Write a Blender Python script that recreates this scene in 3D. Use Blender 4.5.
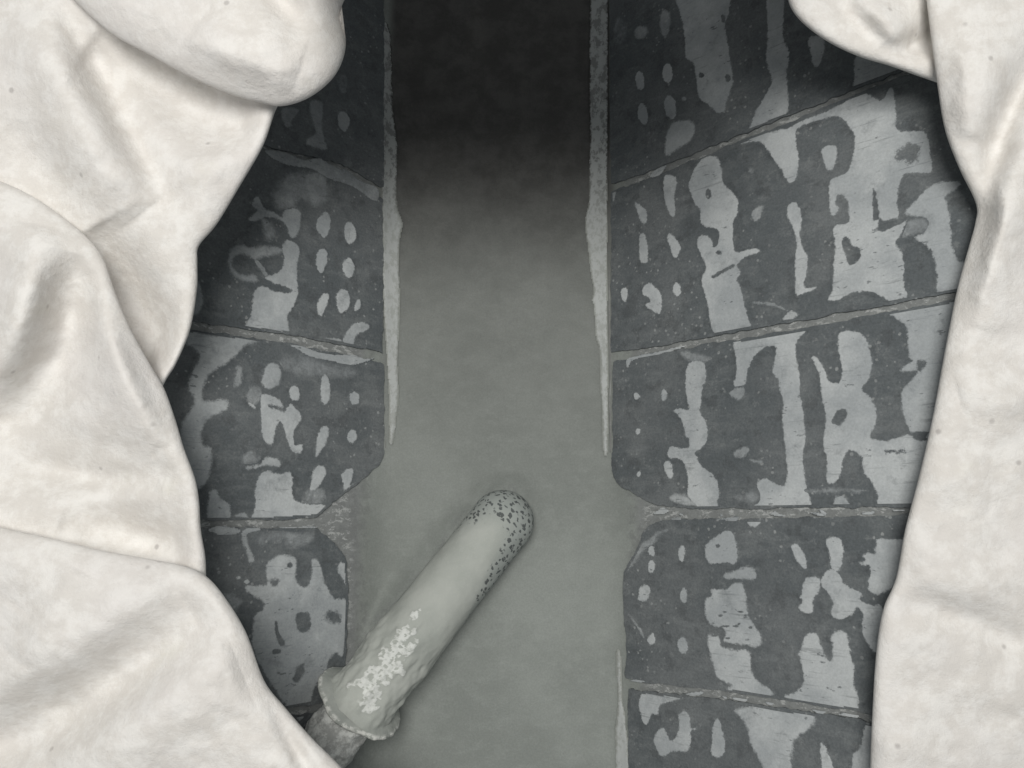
import bpy, bmesh, math, random
import numpy as np
from mathutils import Vector, Matrix, noise as mnoise

random.seed(7)
rng = np.random.default_rng(7)
for o in list(bpy.data.objects):
    bpy.data.objects.remove(o)
scene = bpy.context.scene
col = scene.collection

# ------------------------------------------------------------------ camera
W, HPX = 1024, 768
FPX = 800.0                       # focal length in pixels
CAM_H = 0.70                      # height of the lens over the trough floor
TILT = math.atan2(520 - 384, FPX) # straight down is at pixel row 520
CAM = np.array([0.0, 0.0, CAM_H])
cd = bpy.data.cameras.new('camera')
cd.sensor_width = 36.0
cd.lens = 36.0 * FPX / W
cd.clip_start = 0.01
cd.clip_end = 50
cam = bpy.data.objects.new('camera', cd)
cam.location = CAM
cam.rotation_euler = (TILT, 0, 0)
col.objects.link(cam)
scene.camera = cam

# ------------------------------------------------------------------ light
world = bpy.data.worlds.new('World')
scene.world = world
world.use_nodes = True
bg = world.node_tree.nodes['Background']
bg.inputs['Color'].default_value = (0.93, 0.97, 1.0, 1)
bg.inputs['Strength'].default_value = 0.22
ld = bpy.data.lights.new('overhead_lamp', 'AREA')
ld.shape = 'DISK'
ld.size = 0.58
ld.energy = 16.6
ld.color = (1.0, 0.975, 0.93)
lamp = bpy.data.objects.new('overhead_lamp', ld)
lamp.location = (-0.06, 0.17, 1.52)
lamp.rotation_euler = (Vector((0.02, 0.05, 0.3)) - Vector(lamp.location)).to_track_quat('-Z', 'Y').to_euler()
col.objects.link(lamp)
scene.view_settings.view_transform = 'Standard'
scene.view_settings.look = 'None'
scene.view_settings.exposure = 0.0
scene.view_settings.gamma = 1.0
scene.view_settings.use_curve_mapping = False

# ------------------------------------------------------------------ helpers
ct, st = math.cos(TILT), math.sin(TILT)

def ray(px, py):
    """world direction of a picture point, scaled to unit depth along the lens axis"""
    x = (np.asarray(px, float) - 512) / FPX
    y = (384 - np.asarray(py, float)) / FPX
    return np.stack([x, y * ct + st, y * st - ct], -1)

def on_height(px, py, z):
    d = ray(px, py)
    t = (z - CAM_H) / d[..., 2]
    return CAM + d * t[..., None]

XR = 0.0845                        # floor edges
XL = -0.1070
S45 = math.sqrt(0.5)

class Wall:
    """sloping side of the trough: coordinates (s up the slope, y along it, n out of it)"""
    def __init__(self, side, off):
        self.side = side
        self.x0 = XR if side > 0 else XL
        self.u = np.array([side * S45, 0, S45])
        self.n = np.array([-side * S45, 0, S45])
        self.off = off
    def from_px(self, p):
        p = np.asarray(p, float)
        d = ray(p[:, 0], p[:, 1])
        o = np.array([self.x0, 0, 0]) + self.n * self.off
        t = ((o - CAM) @ self.n) / (d @ self.n)
        P = CAM + d * t[:, None]
        q = P - o
        return np.stack([q @ self.u, P[:, 1]], -1)
    def to_world(self, sy, h=0.0):
        sy = np.asarray(sy, float)
        h = np.asarray(h, float)
        return (np.array([self.x0, 0, 0]) + sy[..., :1] * self.u
                + sy[..., 1:2] * np.array([0, 1.0, 0]) + (self.off + h)[..., None] * self.n
                if h.ndim else np.array([self.x0, 0, 0]) + sy[..., :1] * self.u
                + sy[..., 1:2] * np.array([0, 1.0, 0]) + (self.off + float(h)) * self.n)

class Floor:
    def __init__(self, off): self.off = off
    def from_px(self, p):
        p = np.asarray(p, float)
        return on_height(p[:, 0], p[:, 1], self.off)[:, :2]
    def to_world(self, sy, h=0.0):
        sy = np.asarray(sy, float)
        z = np.interp(sy[..., 0], prof[:, 0], prof[:, 1]) + self.off + h
        return np.concatenate([sy, z[..., None]], -1)

PANEL_T = 0.0018
WR, WL = Wall(1, PANEL_T), Wall(-1, PANEL_T)
FL = Floor(0.0006)

def mesh_obj(name, verts, faces, mat, parent=None, smooth=False, attrs=None):
    me = bpy.data.meshes.new(name)
    me.from_pydata([tuple(v) for v in verts], [], [tuple(f) for f in faces])
    if attrs:
        for k, a in attrs.items():
            at = me.attributes.new(k, 'FLOAT', 'POINT')
            at.data.foreach_set('value', np.asarray(a, np.float32))
    me.materials.append(mat)
    if smooth:
        me.polygons.foreach_set('use_smooth', [True] * len(me.polygons))
    me.update()
    o = bpy.data.objects.new(name, me)
    col.objects.link(o)
    if parent is not None:
        o.parent = parent
        b = parent
        loc = Vector((0, 0, 0))
        while b is not None:
            loc += b.location
            b = b.parent
        o.location = -loc
    return o

def thing(name, label, cat, loc):
    o = bpy.data.objects.new(name, None)
    o.empty_display_size = 0.02
    o.location = loc
    o['label'] = label
    o['category'] = cat
    col.objects.link(o)
    return o

def spline(pts, n=4, closed=True):
    p = np.asarray(pts, float)
    out = []
    N = len(p)
    for i in range(N if closed else N - 1):
        if closed:
            a, b, c, d = p[i - 1], p[i], p[(i + 1) % N], p[(i + 2) % N]
        else:
            a, b, c, d = p[max(i - 1, 0)], p[i], p[i + 1], p[min(i + 2, N - 1)]
        for k in range(n):
            t = k / n
            out.append(0.5 * ((2 * b) + (c - a) * t + (2 * a - 5 * b + 4 * c - d) * t * t
                              + (3 * b - a - 3 * c + d) * t ** 3))
    if not closed:
        out.append(p[-1])
    return np.array(out)

def seg_dist(P, poly, closed=False):
    A = poly
    B = np.roll(poly, -1, 0)
    if not closed:
        A, B = A[:-1], B[:-1]
    best = np.full(len(P), 1e18)
    for a, b in zip(A, B):
        ab = b - a
        L = ab @ ab + 1e-18
        t = np.clip(((P - a) @ ab) / L, 0, 1)
        q = P - a - t[:, None] * ab
        best = np.minimum(best, (q * q).sum(1))
    return np.sqrt(best)

def sdf(P, poly):
    d = seg_dist(P, poly, True)
    ins = np.zeros(len(P), bool)
    A, B = poly, np.roll(poly, -1, 0)
    for a, b in zip(A, B):
        c = ((a[1] > P[:, 1]) != (b[1] > P[:, 1]))
        with np.errstate(divide='ignore', invalid='ignore'):
            xx = (b[0] - a[0]) * (P[:, 1] - a[1]) / (b[1] - a[1]) + a[0]
        ins ^= c & (P[:, 0] < xx)
    return np.where(ins, d, -d)

def smoothstep(a, b, x):
    t = np.clip((x - a) / (b - a), 0, 1)
    return t * t * (3 - 2 * t)

_perm = rng.random((64, 64, 8))
def vnoise(x, y, k=0):
    """cheap tiling value noise"""
    xi, yi = np.floor(x).astype(int), np.floor(y).astype(int)
    fx, fy = x - xi, y - yi
    fx, fy = fx * fx * (3 - 2 * fx), fy * fy * (3 - 2 * fy)
    g = _perm[:, :, k % 8]
    a, b = g[xi % 64, yi % 64], g[(xi + 1) % 64, yi % 64]
    c, d = g[xi % 64, (yi + 1) % 64], g[(xi + 1) % 64, (yi + 1) % 64]
    return (a * (1 - fx) + b * fx) * (1 - fy) + (c * (1 - fx) + d * fx) * fy - 0.5

def fbm(x, y, k=0, octv=4):
    v = 0
    a = 1.0
    for i in range(octv):
        v = v + a * vnoise(x * 2 ** i + 7.3 * i, y * 2 ** i + 3.1 * i, k + i)
        a *= 0.5
    return v

# ------------------------------------------------------------------ materials
class NT:
    def __init__(self, name):
        self.m = bpy.data.materials.new(name)
        self.m.use_nodes = True
        self.t = self.m.node_tree
        self.b = self.t.nodes['Principled BSDF']
        self.out = self.t.nodes['Material Output']
        tc = self.t.nodes.new('ShaderNodeTexCoord')
        self.co = tc.outputs['Object']
    def link(self, a, b): self.t.links.new(a, b)
    def put(self, sock, v):
        if hasattr(v, 'is_output') or isinstance(v, bpy.types.NodeSocket):
            self.link(v, sock)
        else:
            sock.default_value = v
    def map(self, scale=(1, 1, 1), rot=(0, 0, 0), loc=(0, 0, 0), co=None):
        n = self.t.nodes.new('ShaderNodeMapping')
        self.link(co or self.co, n.inputs[0])
        n.inputs['Scale'].default_value = scale
        n.inputs['Rotation'].default_value = rot
        n.inputs['Location'].default_value = loc
        return n.outputs[0]
    def noise(self, scale, detail=4, rough=0.55, co=None, dist=0):
        n = self.t.nodes.new('ShaderNodeTexNoise')
        self.link(co or self.co, n.inputs['Vector'])
        n.inputs['Scale'].default_value = scale
        n.inputs['Detail'].default_value = detail
        n.inputs['Roughness'].default_value = rough
        n.inputs['Distortion'].default_value = dist
        return n.outputs['Fac']
    def voro(self, scale, co=None, rand=1.0):
        n = self.t.nodes.new('ShaderNodeTexVoronoi')
        self.link(co or self.co, n.inputs['Vector'])
        n.inputs['Scale'].default_value = scale
        n.inputs['Randomness'].default_value = rand
        return n.outputs['Distance']
    def math(self, op, a, b=0.0, c=None, clamp=False):
        n = self.t.nodes.new('ShaderNodeMath')
        n.operation = op
        n.use_clamp = clamp
        self.put(n.inputs[0], a)
        self.put(n.inputs[1], b)
        if c is not None: self.put(n.inputs[2], c)
        return n.outputs[0]
    def step(self, v, lo, hi):
        n = self.t.nodes.new('ShaderNodeMapRange')
        n.interpolation_type = 'SMOOTHSTEP'
        self.put(n.inputs[0], v)
        self.put(n.inputs[1], lo)
        self.put(n.inputs[2], hi)
        return n.outputs[0]
    def mix(self, f, a, b):
        n = self.t.nodes.new('ShaderNodeMix')
        n.data_type = 'RGBA'
        self.put(n.inputs[0], f)
        self.put(n.inputs[6], a if not isinstance(a, tuple) else a + (1,))
        self.put(n.inputs[7], b if not isinstance(b, tuple) else b + (1,))
        return n.outputs[2]
    def attr(self, name):
        n = self.t.nodes.new('ShaderNodeAttribute')
        n.attribute_name = name
        return n.outputs['Fac']
    def bump(self, h, strength=0.3, dist=0.001, prev=None):
        n = self.t.nodes.new('ShaderNodeBump')
        n.inputs['Strength'].default_value = strength
        n.inputs['Distance'].default_value = dist
        self.link(h, n.inputs['Height'])
        if prev is not None: self.link(prev, n.inputs['Normal'])
        return n.outputs[0]
    def sep(self, co=None):
        n = self.t.nodes.new('ShaderNodeSeparateXYZ')
        self.link(co or self.co, n.inputs[0])
        return n.outputs
    def done(self, color, rough=0.8, spec=0.2, normal=None):
        self.put(self.b.inputs['Base Color'], color if not isinstance(color, tuple) else color + (1,))
        self.put(self.b.inputs['Roughness'], rough)
        self.b.inputs['Specular IOR Level'].default_value = spec
        if normal is not None: self.link(normal, self.b.inputs['Normal'])
        return self.m

DUST = (0.262, 0.276, 0.255)
DARK = (0.078, 0.086, 0.090)

def grain(N, c, k):
    """fine powdery grain: darker and lighter grit"""
    g = N.step(N.noise(620, 3, 0.8), 0.30, 0.70)
    hsv = N.t.nodes.new('ShaderNodeHueSaturation')
    N.put(hsv.inputs['Value'], N.math('ADD', 1.0 - k / 2, N.math('MULTIPLY', g, k)))
    N.put(hsv.inputs['Color'], c)
    return hsv.outputs[0]

def panel_color(N):
    """dark lining with faint dust veil, light grit and smears"""
    v = N.step(N.noise(9, 6, 0.65), 0.40, 0.62)
    c = N.mix(v, (0.104, 0.117, 0.124), (0.138, 0.150, 0.156))
    veil = N.math('MULTIPLY', N.step(N.noise(34, 6, 0.7), 0.48, 0.64), 0.22)
    c = N.mix(veil, c, (0.23, 0.245, 0.245))
    pv = N.voro(170)
    m = N.step(N.noise(22, 3), 0.47, 0.60)
    sp = N.math('MULTIPLY', N.step(N.math('ADD', pv, N.math('MULTIPLY', N.math('SUBTRACT', N.noise(300, 3), 0.5), 0.5)), 0.22, 0.12), m)
    c = N.mix(N.math('MULTIPLY', sp, 0.60), c, (0.36, 0.375, 0.375))
    sm = N.step(N.noise(1.0, 7, 0.72, N.map((24, 80, 24), (0, 0, 0.35))), 0.50, 0.66)
    c = N.mix(N.math('MULTIPLY', sm, 0.20), c, (0.28, 0.298, 0.30))
    pl = N.step(N.noise(110, 7, 0.8), 0.56, 0.64)
    c = N.mix(N.math('MULTIPLY', pl, 0.22), c, (0.32, 0.335, 0.335))
    dk = N.step(N.noise(70, 5, 0.7, N.map(loc=(5, 2, 1))), 0.52, 0.64)
    c = N.mix(N.math('MULTIPLY', dk, 0.42), c, (0.065, 0.070, 0.074))
    return grain(N, c, 0.30)

def mat_panel():
    N = NT('dark_lining')
    c = panel_color(N)
    b = N.bump(N.noise(420, 4), 0.25, 0.0006)
    b = N.bump(N.noise(45, 3), 0.25, 0.0015, b)
    return N.done(c, 0.62, 0.25, b)

def mat_film():
    N = NT('pale_film')
    base = panel_color(N)
    d, soft, lvl = N.attr('d'), N.attr('soft'), N.attr('lvl')
    e = N.math('ADD', d, N.math('MULTIPLY', N.math('SUBTRACT', N.noise(300, 6, 0.78), 0.5), 0.0046))
    rag = N.math('MULTIPLY', N.math('SUBTRACT', N.noise(150, 6, 0.75), 0.5), N.math('MULTIPLY', soft, 3.0))
    e = N.math('ADD', e, rag)
    m = N.step(N.math('DIVIDE', e, soft), -1.0, 1.0)
    # dark flecks, drawn out along the slope's cross direction
    fl = N.noise(1.0, 4, 0.6, N.map((130, 330, 130), (0, 0, 0.15)))
    gate = N.step(N.noise(26, 3), 0.44, 0.58)
    fleck = N.math('MULTIPLY', N.step(fl, 0.635, 0.675), gate)
    m = N.math('MULTIPLY', m, N.math('SUBTRACT', 1.0, N.math('MULTIPLY', fleck, 0.8)))
    wear = N.step(N.noise(60, 7, 0.78), 0.53, 0.66)
    m = N.math('MULTIPLY', m, N.math('SUBTRACT', 1.0, N.math('MULTIPLY', wear, 0.30)))
    stk = N.math('MULTIPLY', N.step(N.noise(1.0, 6, 0.7, N.map((26, 420, 26), (0, 0, 0.06))), 0.56, 0.64), N.step(N.noise(19, 3, 0.5, N.map(loc=(9, 3, 1))), 0.47, 0.60))
    m = N.math('MULTIPLY', m, N.math('SUBTRACT', 1.0, N.math('MULTIPLY', stk, 0.42)))
    cov = N.math('MULTIPLY', N.math('SUBTRACT', N.noise(85, 6, 0.75), 0.5), N.math('SUBTRACT', 1.25, lvl))
    m = N.math('MULTIPLY', m, N.math('ADD', lvl, N.math('MULTIPLY', cov, 1.7)), clamp=True)
    cf = N.mix(N.step(N.noise(16, 6, 0.65), 0.40, 0.62), (0.350, 0.375, 0.388), (0.475, 0.500, 0.508))
    c = N.mix(m, base, grain(N, cf, 0.16))
    b = N.bump(m, 0.15, 0.0004)
    b = N.bump(N.noise(500, 3), 0.15, 0.0005, b)
    return N.done(c, 0.66, 0.22, b)

def mat_dust():
    N = NT('settled_dust')
    v = N.step(N.noise(7, 6, 0.65), 0.38, 0.64)
    c = N.mix(v, (0.232, 0.250, 0.236), (0.278, 0.298, 0.282))
    c = N.mix(N.math('MULTIPLY', N.step(N.noise(1.0, 7, 0.75, N.map((45, 80, 45), (0, 0, -0.5))), 0.46, 0.66), 0.35), c, (0.315, 0.337, 0.322))
    c = N.mix(N.math('MULTIPLY', N.step(N.noise(700, 2), 0.55, 0.8), 0.2), c, (0.35, 0.37, 0.352))
    slope = N.step(N.sep()[2], 0.010, 0.016)
    c = N.mix(N.math('MULTIPLY', N.step(N.sep()[2], 0.016, 0.024), 0.8), c, (0.225, 0.235, 0.236))
    gd = N.math('MULTIPLY', N.step(N.noise(110, 7, 0.78), 0.44, 0.58), 0.5)
    c = N.mix(N.math('MULTIPLY', slope, gd), c, (0.165, 0.172, 0.172))
    ch = N.math('MULTIPLY', N.step(N.noise(1.0, 7, 0.8, N.map((110, 210, 110), loc=(4, 4, 4))), 0.535, 0.58), 0.85)
    c = N.mix(N.math('MULTIPLY', N.step(N.sep()[2], 0.020, 0.030), ch), c, (0.43, 0.445, 0.44))
    # light falloff up the channel painted into the dust, ending on bare dark metal
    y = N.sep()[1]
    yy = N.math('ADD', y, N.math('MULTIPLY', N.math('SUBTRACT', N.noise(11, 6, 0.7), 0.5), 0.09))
    far_shade = N.math('MULTIPLY', N.step(yy, -0.08, 0.29), 0.52)
    bare_shade = N.math('MULTIPLY', N.math('ADD', far_shade, N.math('MULTIPLY', N.step(yy, 0.20, 0.35), 0.48)), N.step(N.sep()[2], 0.012, 0.004))
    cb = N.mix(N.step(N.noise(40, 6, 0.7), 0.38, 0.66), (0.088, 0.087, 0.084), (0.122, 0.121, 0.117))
    c = grain(N, N.mix(bare_shade, c, cb), 0.14)
    b = N.bump(N.noise(900, 3), 0.25, 0.0004)
    b = N.bump(N.noise(75, 5, 0.65), 0.30, 0.0014, b)
    return N.done(c, 0.95, 0.1, b)

def mat_strip():
    N = NT('bare_lip')
    c = N.mix(N.noise(40, 5), (0.38, 0.40, 0.395), (0.47, 0.49, 0.485))
    d = N.attr('d')
    e = N.math('ADD', d, N.math('MULTIPLY', N.math('SUBTRACT', N.noise(240, 6, 0.78), 0.5), 0.0075))
    m = N.step(e, -0.0009, 0.0007)
    br = N.step(N.noise(1.0, 6, 0.75, N.map((160, 110, 160), (0, 0, 0.5))), 0.43, 0.52)
    m = N.math('MULTIPLY', m, N.math('ADD', 0.45, N.math('MULTIPLY', br, 0.55)))
    m = N.math('MULTIPLY', m, N.attr('lvl'))
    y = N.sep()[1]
    bare_shade = N.step(y, 0.255, 0.345)  # far-end shade and bare metal painted in, matching the floor
    c = N.mix(m, N.mix(bare_shade, (0.285, 0.30, 0.28), (0.08, 0.079, 0.075)), c)
    return N.done(c, 0.8, 0.2, N.bump(N.noise(400, 3), 0.3, 0.0006))

def mat_trim():
    N = NT('trim_metal')
    c = N.mix(N.step(N.noise(50, 5, 0.7), 0.4, 0.7), (0.18, 0.185, 0.18), (0.30, 0.31, 0.30))
    return N.done(c, 0.8, 0.2, N.bump(N.noise(400, 3), 0.3, 0.0006))

def mat_pipe():
    N = NT('powdered_pipe')
    t, rad = N.attr('ax'), N.attr('ang')
    c = N.mix(N.step(N.noise(28, 5, 0.6), 0.3, 0.7), (0.355, 0.378, 0.352), (0.42, 0.44, 0.412))
    c = N.mix(N.math('MULTIPLY', N.step(N.noise(800, 2), 0.5, 0.8), 0.3), c, (0.49, 0.51, 0.48))
    # bare dark pits where the powder has been knocked off at the round end
    co = N.map((210, 210, 210))
    wv = N.t.nodes.new('ShaderNodeVectorMath'); wv.operation = 'ADD'
    N.link(N.map((215, 215, 215), (0, 0, 0.9)), wv.inputs[0])
    cn = N.t.nodes.new('ShaderNodeTexNoise'); cn.inputs['Scale'].default_value = 260; N.link(N.co, cn.inputs['Vector'])
    N.link(cn.outputs['Color'], wv.inputs[1])
    sc = N.t.nodes.new('ShaderNodeMapping'); sc.inputs['Scale'].default_value = (0.75, 1.5, 1.2); N.link(wv.outputs[0], sc.inputs[0])
    pv = N.voro(1.0, sc.outputs[0])
    pit = N.step(pv, 0.44, 0.30)
    tipm = N.attr('tip')
    gate = N.step(N.math('ADD', tipm, N.math('MULTIPLY', N.math('SUBTRACT', N.noise(95, 3), 0.5), 1.1)), 0.28, 0.50)
    c = N.mix(N.math('MULTIPLY', tipm, 0.7), c, (0.30, 0.33, 0.32))
    c = N.mix(N.math('MULTIPLY', N.math('MULTIPLY', pit, gate), 0.88), c, (0.075, 0.083, 0.085))
    # pale crust
    cr = N.attr('crust')
    m = N.math('MULTIPLY', N.step(cr, 0.2, 0.85), N.step(N.noise(240, 5, 0.7), 0.25, 0.55))
    c = N.mix(N.math('MULTIPLY', m, 0.85), c, (0.70, 0.72, 0.70))
    b = N.bump(N.noise(420, 4, 0.6), 0.22, 0.0006)
    return N.done(c, 0.92, 0.12, b)

def mat_flange():
    N = NT('dusty_flange')
    c = N.mix(N.step(N.noise(60, 5, 0.65), 0.35, 0.7), (0.31, 0.33, 0.31), (0.40, 0.42, 0.395))
    e = N.math('MULTIPLY', N.attr('rim'), N.step(N.noise(230, 4, 0.7), 0.40, 0.58))
    c = N.mix(e, c, (0.66, 0.67, 0.64))
    return N.done(c, 0.9, 0.12, N.bump(N.noise(300, 5), 0.5, 0.001))

def mat_neck():
    N = NT('scaly_neck')
    c = N.mix(N.step(N.noise(120, 6, 0.75), 0.42, 0.62), (0.42, 0.43, 0.42), (0.74, 0.76, 0.74))
    return N.done(c, 0.92, 0.12, N.bump(N.noise(180, 6, 0.7), 0.8, 0.002))

def mat_cloth():
    N = NT('white_cotton')
    c = N.mix(N.step(N.noise(60, 7, 0.72), 0.40, 0.62), (0.71, 0.685, 0.65), (0.81, 0.795, 0.768))
    c = N.mix(N.math('MULTIPLY', N.step(N.noise(9, 3), 0.4, 0.7), 0.5), c, (0.735, 0.712, 0.70))
    # small soiled specks and yellowish stains
    sp = N.math('MULTIPLY', N.step(N.voro(48), 0.12, 0.04), N.step(N.noise(16, 2), 0.46, 0.56))
    c = N.mix(N.math('MULTIPLY', sp, 0.5), c, (0.30, 0.28, 0.27))
    stn = N.step(N.noise(21, 4, 0.6, N.map(loc=(3, 1, 2))), 0.60, 0.80)
    c = N.mix(N.math('MULTIPLY', stn, 0.35), c, (0.68, 0.66, 0.57))
    b = N.bump(N.noise(1300, 3, 0.7), 0.5, 0.0005)
    b = N.bump(N.noise(260, 5, 0.7), 0.55, 0.0012, b)
    b = N.bump(N.noise(80, 4, 0.6), 0.30, 0.0026, b)
    N.b.inputs['Sheen Weight'].default_value = 0.12
    N.b.inputs['Sheen Roughness'].default_value = 0.6
    return N.done(c, 0.95, 0.05, b)

M_PANEL, M_FILM, M_DUST, M_STRIP, M_TRIM = mat_panel(), mat_film(), mat_dust(), mat_strip(), mat_trim()
M_PIPE, M_FLANGE, M_NECK, M_CLOTH = mat_pipe(), mat_flange(), mat_neck(), mat_cloth()

# ------------------------------------------------------------------ trough: floor and dusty backing of the slopes
Y0, Y1 = -0.55, 0.85
SMAX = 0.335
def trough_profile():
    """(x, z) points across: left slope, fillet, floor, fillet, right slope"""
    r = 0.030
    k = r * math.tan(math.radians(22.5))
    pts = []
    for s in np.linspace(SMAX, k + 0.004, 40): pts.append((XL - s * S45, s * S45))
    for a in np.linspace(45, 0, 8):
        pts.append((XL + k - r * math.sin(math.radians(a)), r - r * math.cos(math.radians(a))))
    for x in np.linspace(XL + k + 0.004, XR - k - 0.004, 60): pts.append((x, 0))
    for a in np.linspace(0, 45, 8):
        pts.append((XR - k + r * math.sin(math.radians(a)), r - r * math.cos(math.radians(a))))
    for s in np.linspace(k + 0.004, SMAX, 40): pts.append((XR + s * S45, s * S45))
    return np.array(pts)

prof = trough_profile()
ys = np.linspace(Y0, Y1, 320)
PX, YY = np.meshgrid(prof[:, 0], ys)
ZZ = np.tile(prof[:, 1], (len(ys), 1))
smr = np.interp(ys, [-0.2, -0.01, 0.04, 0.12, 0.2, 0.4], [0.240, 0.256, 0.284, 0.292, 0.318, 0.333])[:, None]
C0 = (0.030 * math.tan(math.radians(22.5)) + 0.004) * S45
def shrink(c, smax):
    return np.where(c > C0, C0 + (c - C0) * (smax * S45 - C0) / (SMAX * S45 - C0), c)
cl, cr = XL - PX, PX - XR
ZZ = np.where(cl > C0, shrink(cl, 0.229), np.where(cr > C0, shrink(cr, smr), ZZ))
PX = np.where(cl > C0, XL - shrink(cl, 0.229), np.where(cr > C0, XR + shrink(cr, smr), PX))
mid = smoothstep(0.11, 0.06, np.abs(PX - (XL + XR) / 2))
ZZ = ZZ + 0.0022 * fbm(PX * 22 + 40, YY * 22 + 40, 1, 4) * (0.25 + 0.75 * mid)
ZZ = ZZ + 0.0010 * fbm(PX * 90 + 40, YY * 70 + 40, 3, 3) * mid
TIP = on_height(np.array(502.0), np.array(521.5), 0.0255)
FLC = on_height(np.array(360.0), np.array(702.0), 0.055)
axd = (FLC - TIP)[:2]; AL = np.linalg.norm(axd); axd = axd / AL
qx, qy = PX - TIP[0], YY - TIP[1]
ua = qx * axd[0] + qy * axd[1]
wa = qx * axd[1] - qy * axd[0]          # < 0 towards the left slope
wa = wa * (1 if (0.1 * axd[1] - 0 * axd[0]) < 0 else 1)
rd = np.where(ua < 0, np.hypot(ua, wa), np.abs(wa))
lft = smoothstep(0.01, -0.01, wa * (1 if axd[1] < 0 else -1) * -1)
bh = (0.006 + 0.010 * lft) * smoothstep(AL + 0.01, AL - 0.05, ua)
bank = bh * np.exp(-(np.maximum(rd - 0.022, 0) / 0.016) ** 2) * (1 + 0.5 * fbm(PX * 60 + 40, YY * 60 + 40, 5, 3))
ZZ = np.maximum(ZZ, ZZ * 0.3 + bank) * (ZZ < 0.02) + ZZ * (ZZ >= 0.02)
nv, nu = PX.shape
verts = np.stack([PX, YY, ZZ], -1).reshape(-1, 3)
faces = [(j * nu + i, j * nu + i + 1, (j + 1) * nu + i + 1, (j + 1) * nu + i)
         for j in range(nv - 1) for i in range(nu - 1)]
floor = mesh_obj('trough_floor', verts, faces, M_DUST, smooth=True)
floor['kind'] = 'structure'
# closing ends of the vessel
def end_wall(y):
    vs = [(XL - SMAX * S45, y, SMAX * S45), (XL, y, -0.004), (XR, y, -0.004), (XR + SMAX * S45, y, SMAX * S45)]
    vs2 = [(a, y + (0.02 if y > 0 else -0.02), c) for a, _, c in vs]
    f = [(0, 1, 2, 3), (7, 6, 5, 4), (0, 4, 5, 1), (1, 5, 6, 2), (2, 6, 7, 3), (3, 7, 4, 0)]
    o = mesh_obj('trough_end', vs + vs2, f, M_TRIM)
    o['kind'] = 'structure'
end_wall(Y1 + 0.002)
end_wall(Y0 - 0.002)

# ------------------------------------------------------------------ panelled walls
wall_l = thing('panelled_lining', 'dark panelled slope on the left, partly hidden by bunched cloth, with pale flaking film', 'lining', (XL, 0.1, 0.0))
wall_r = thing('panelled_lining', 'dark panelled slope on the right with broad pale patches of flaking film', 'lining', (XR, 0.1, 0.0))

PITCH = 0.150
def panel_poly(Wl, px, top_open=False, bot_open=False):
    q = Wl.from_px(px)
    ym = q[:, 1].mean()
    smx = 0.225 if Wl.side < 0 else (0.325 if ym > 0.25 else 0.312 if ym > 0.13 else 0.288 if ym > 0.02 else 0.254 if ym > -0.11 else 0.236)
    def ext(a, b):
        d = a - b
        t = (smx - a[0]) / d[0] if abs(d[0]) > 1e-4 else 0
        return a + d * t
    pts = list(q)
    if top_open:
        y = pts[0][1]
        pts = [np.array([smx, y]), *pts]
    else:
        e = ext(pts[0], pts[1]); pts = [e, *pts]
    if bot_open:
        y = pts[-1][1]
        pts = [*pts, np.array([smx, y])]
    else:
        e = ext(pts[-1], pts[-2]); pts = [*pts, e]
    return np.array(pts)

PANELS = {
 'R': [
  dict(px=[(609, -150), (609.5, 0), (610, 120), (611, 184), (649, 171), (893, 74)], top_open=True),
  dict(px=[(893, 80), (649, 178), (611, 192), (611, 352), (640, 349), (885, 305), (956, 292)]),
  dict(px=[(956, 299), (885, 313), (800, 329), (640, 356), (613, 362), (612, 468), (614, 478), (621, 487), (639, 497), (660, 506), (698, 509), (908, 507)]),
  dict(px=[(906, 515), (800, 518), (662, 520), (650, 525), (642, 533), (639, 545), (624, 572), (623, 598), (626, 650), (625, 678), (650, 683), (700, 688), (808, 704), (870, 714)]),
  dict(px=[(870, 722), (808, 712), (725, 700), (680, 695), (628, 689), (628, 768), (629, 860)], bot_open=True),
 ],
 'L': [
  dict(px=[(384.5, -150), (384, 0), (384, 188), (341, 163), (271, 147)], top_open=True),
  dict(px=[(271, 154), (300, 162), (341, 174), (383, 199), (383, 352), (360, 348), (287, 334), (246, 329), (189, 321)]),
  dict(px=[(189, 329), (246, 337), (287, 343), (360, 358), (384, 364), (384, 456), (380, 464), (356, 485), (328, 506), (318, 517), (268, 520), (207, 520)]),
  dict(px=[(209, 528), (274, 528), (318, 529), (336, 545), (346, 557), (348, 589), (346, 655), (342, 700), (280, 709)]),
  dict(px=[(280, 717), (342, 709), (342, 768), (342, 860)], bot_open=True),
 ]}

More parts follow.
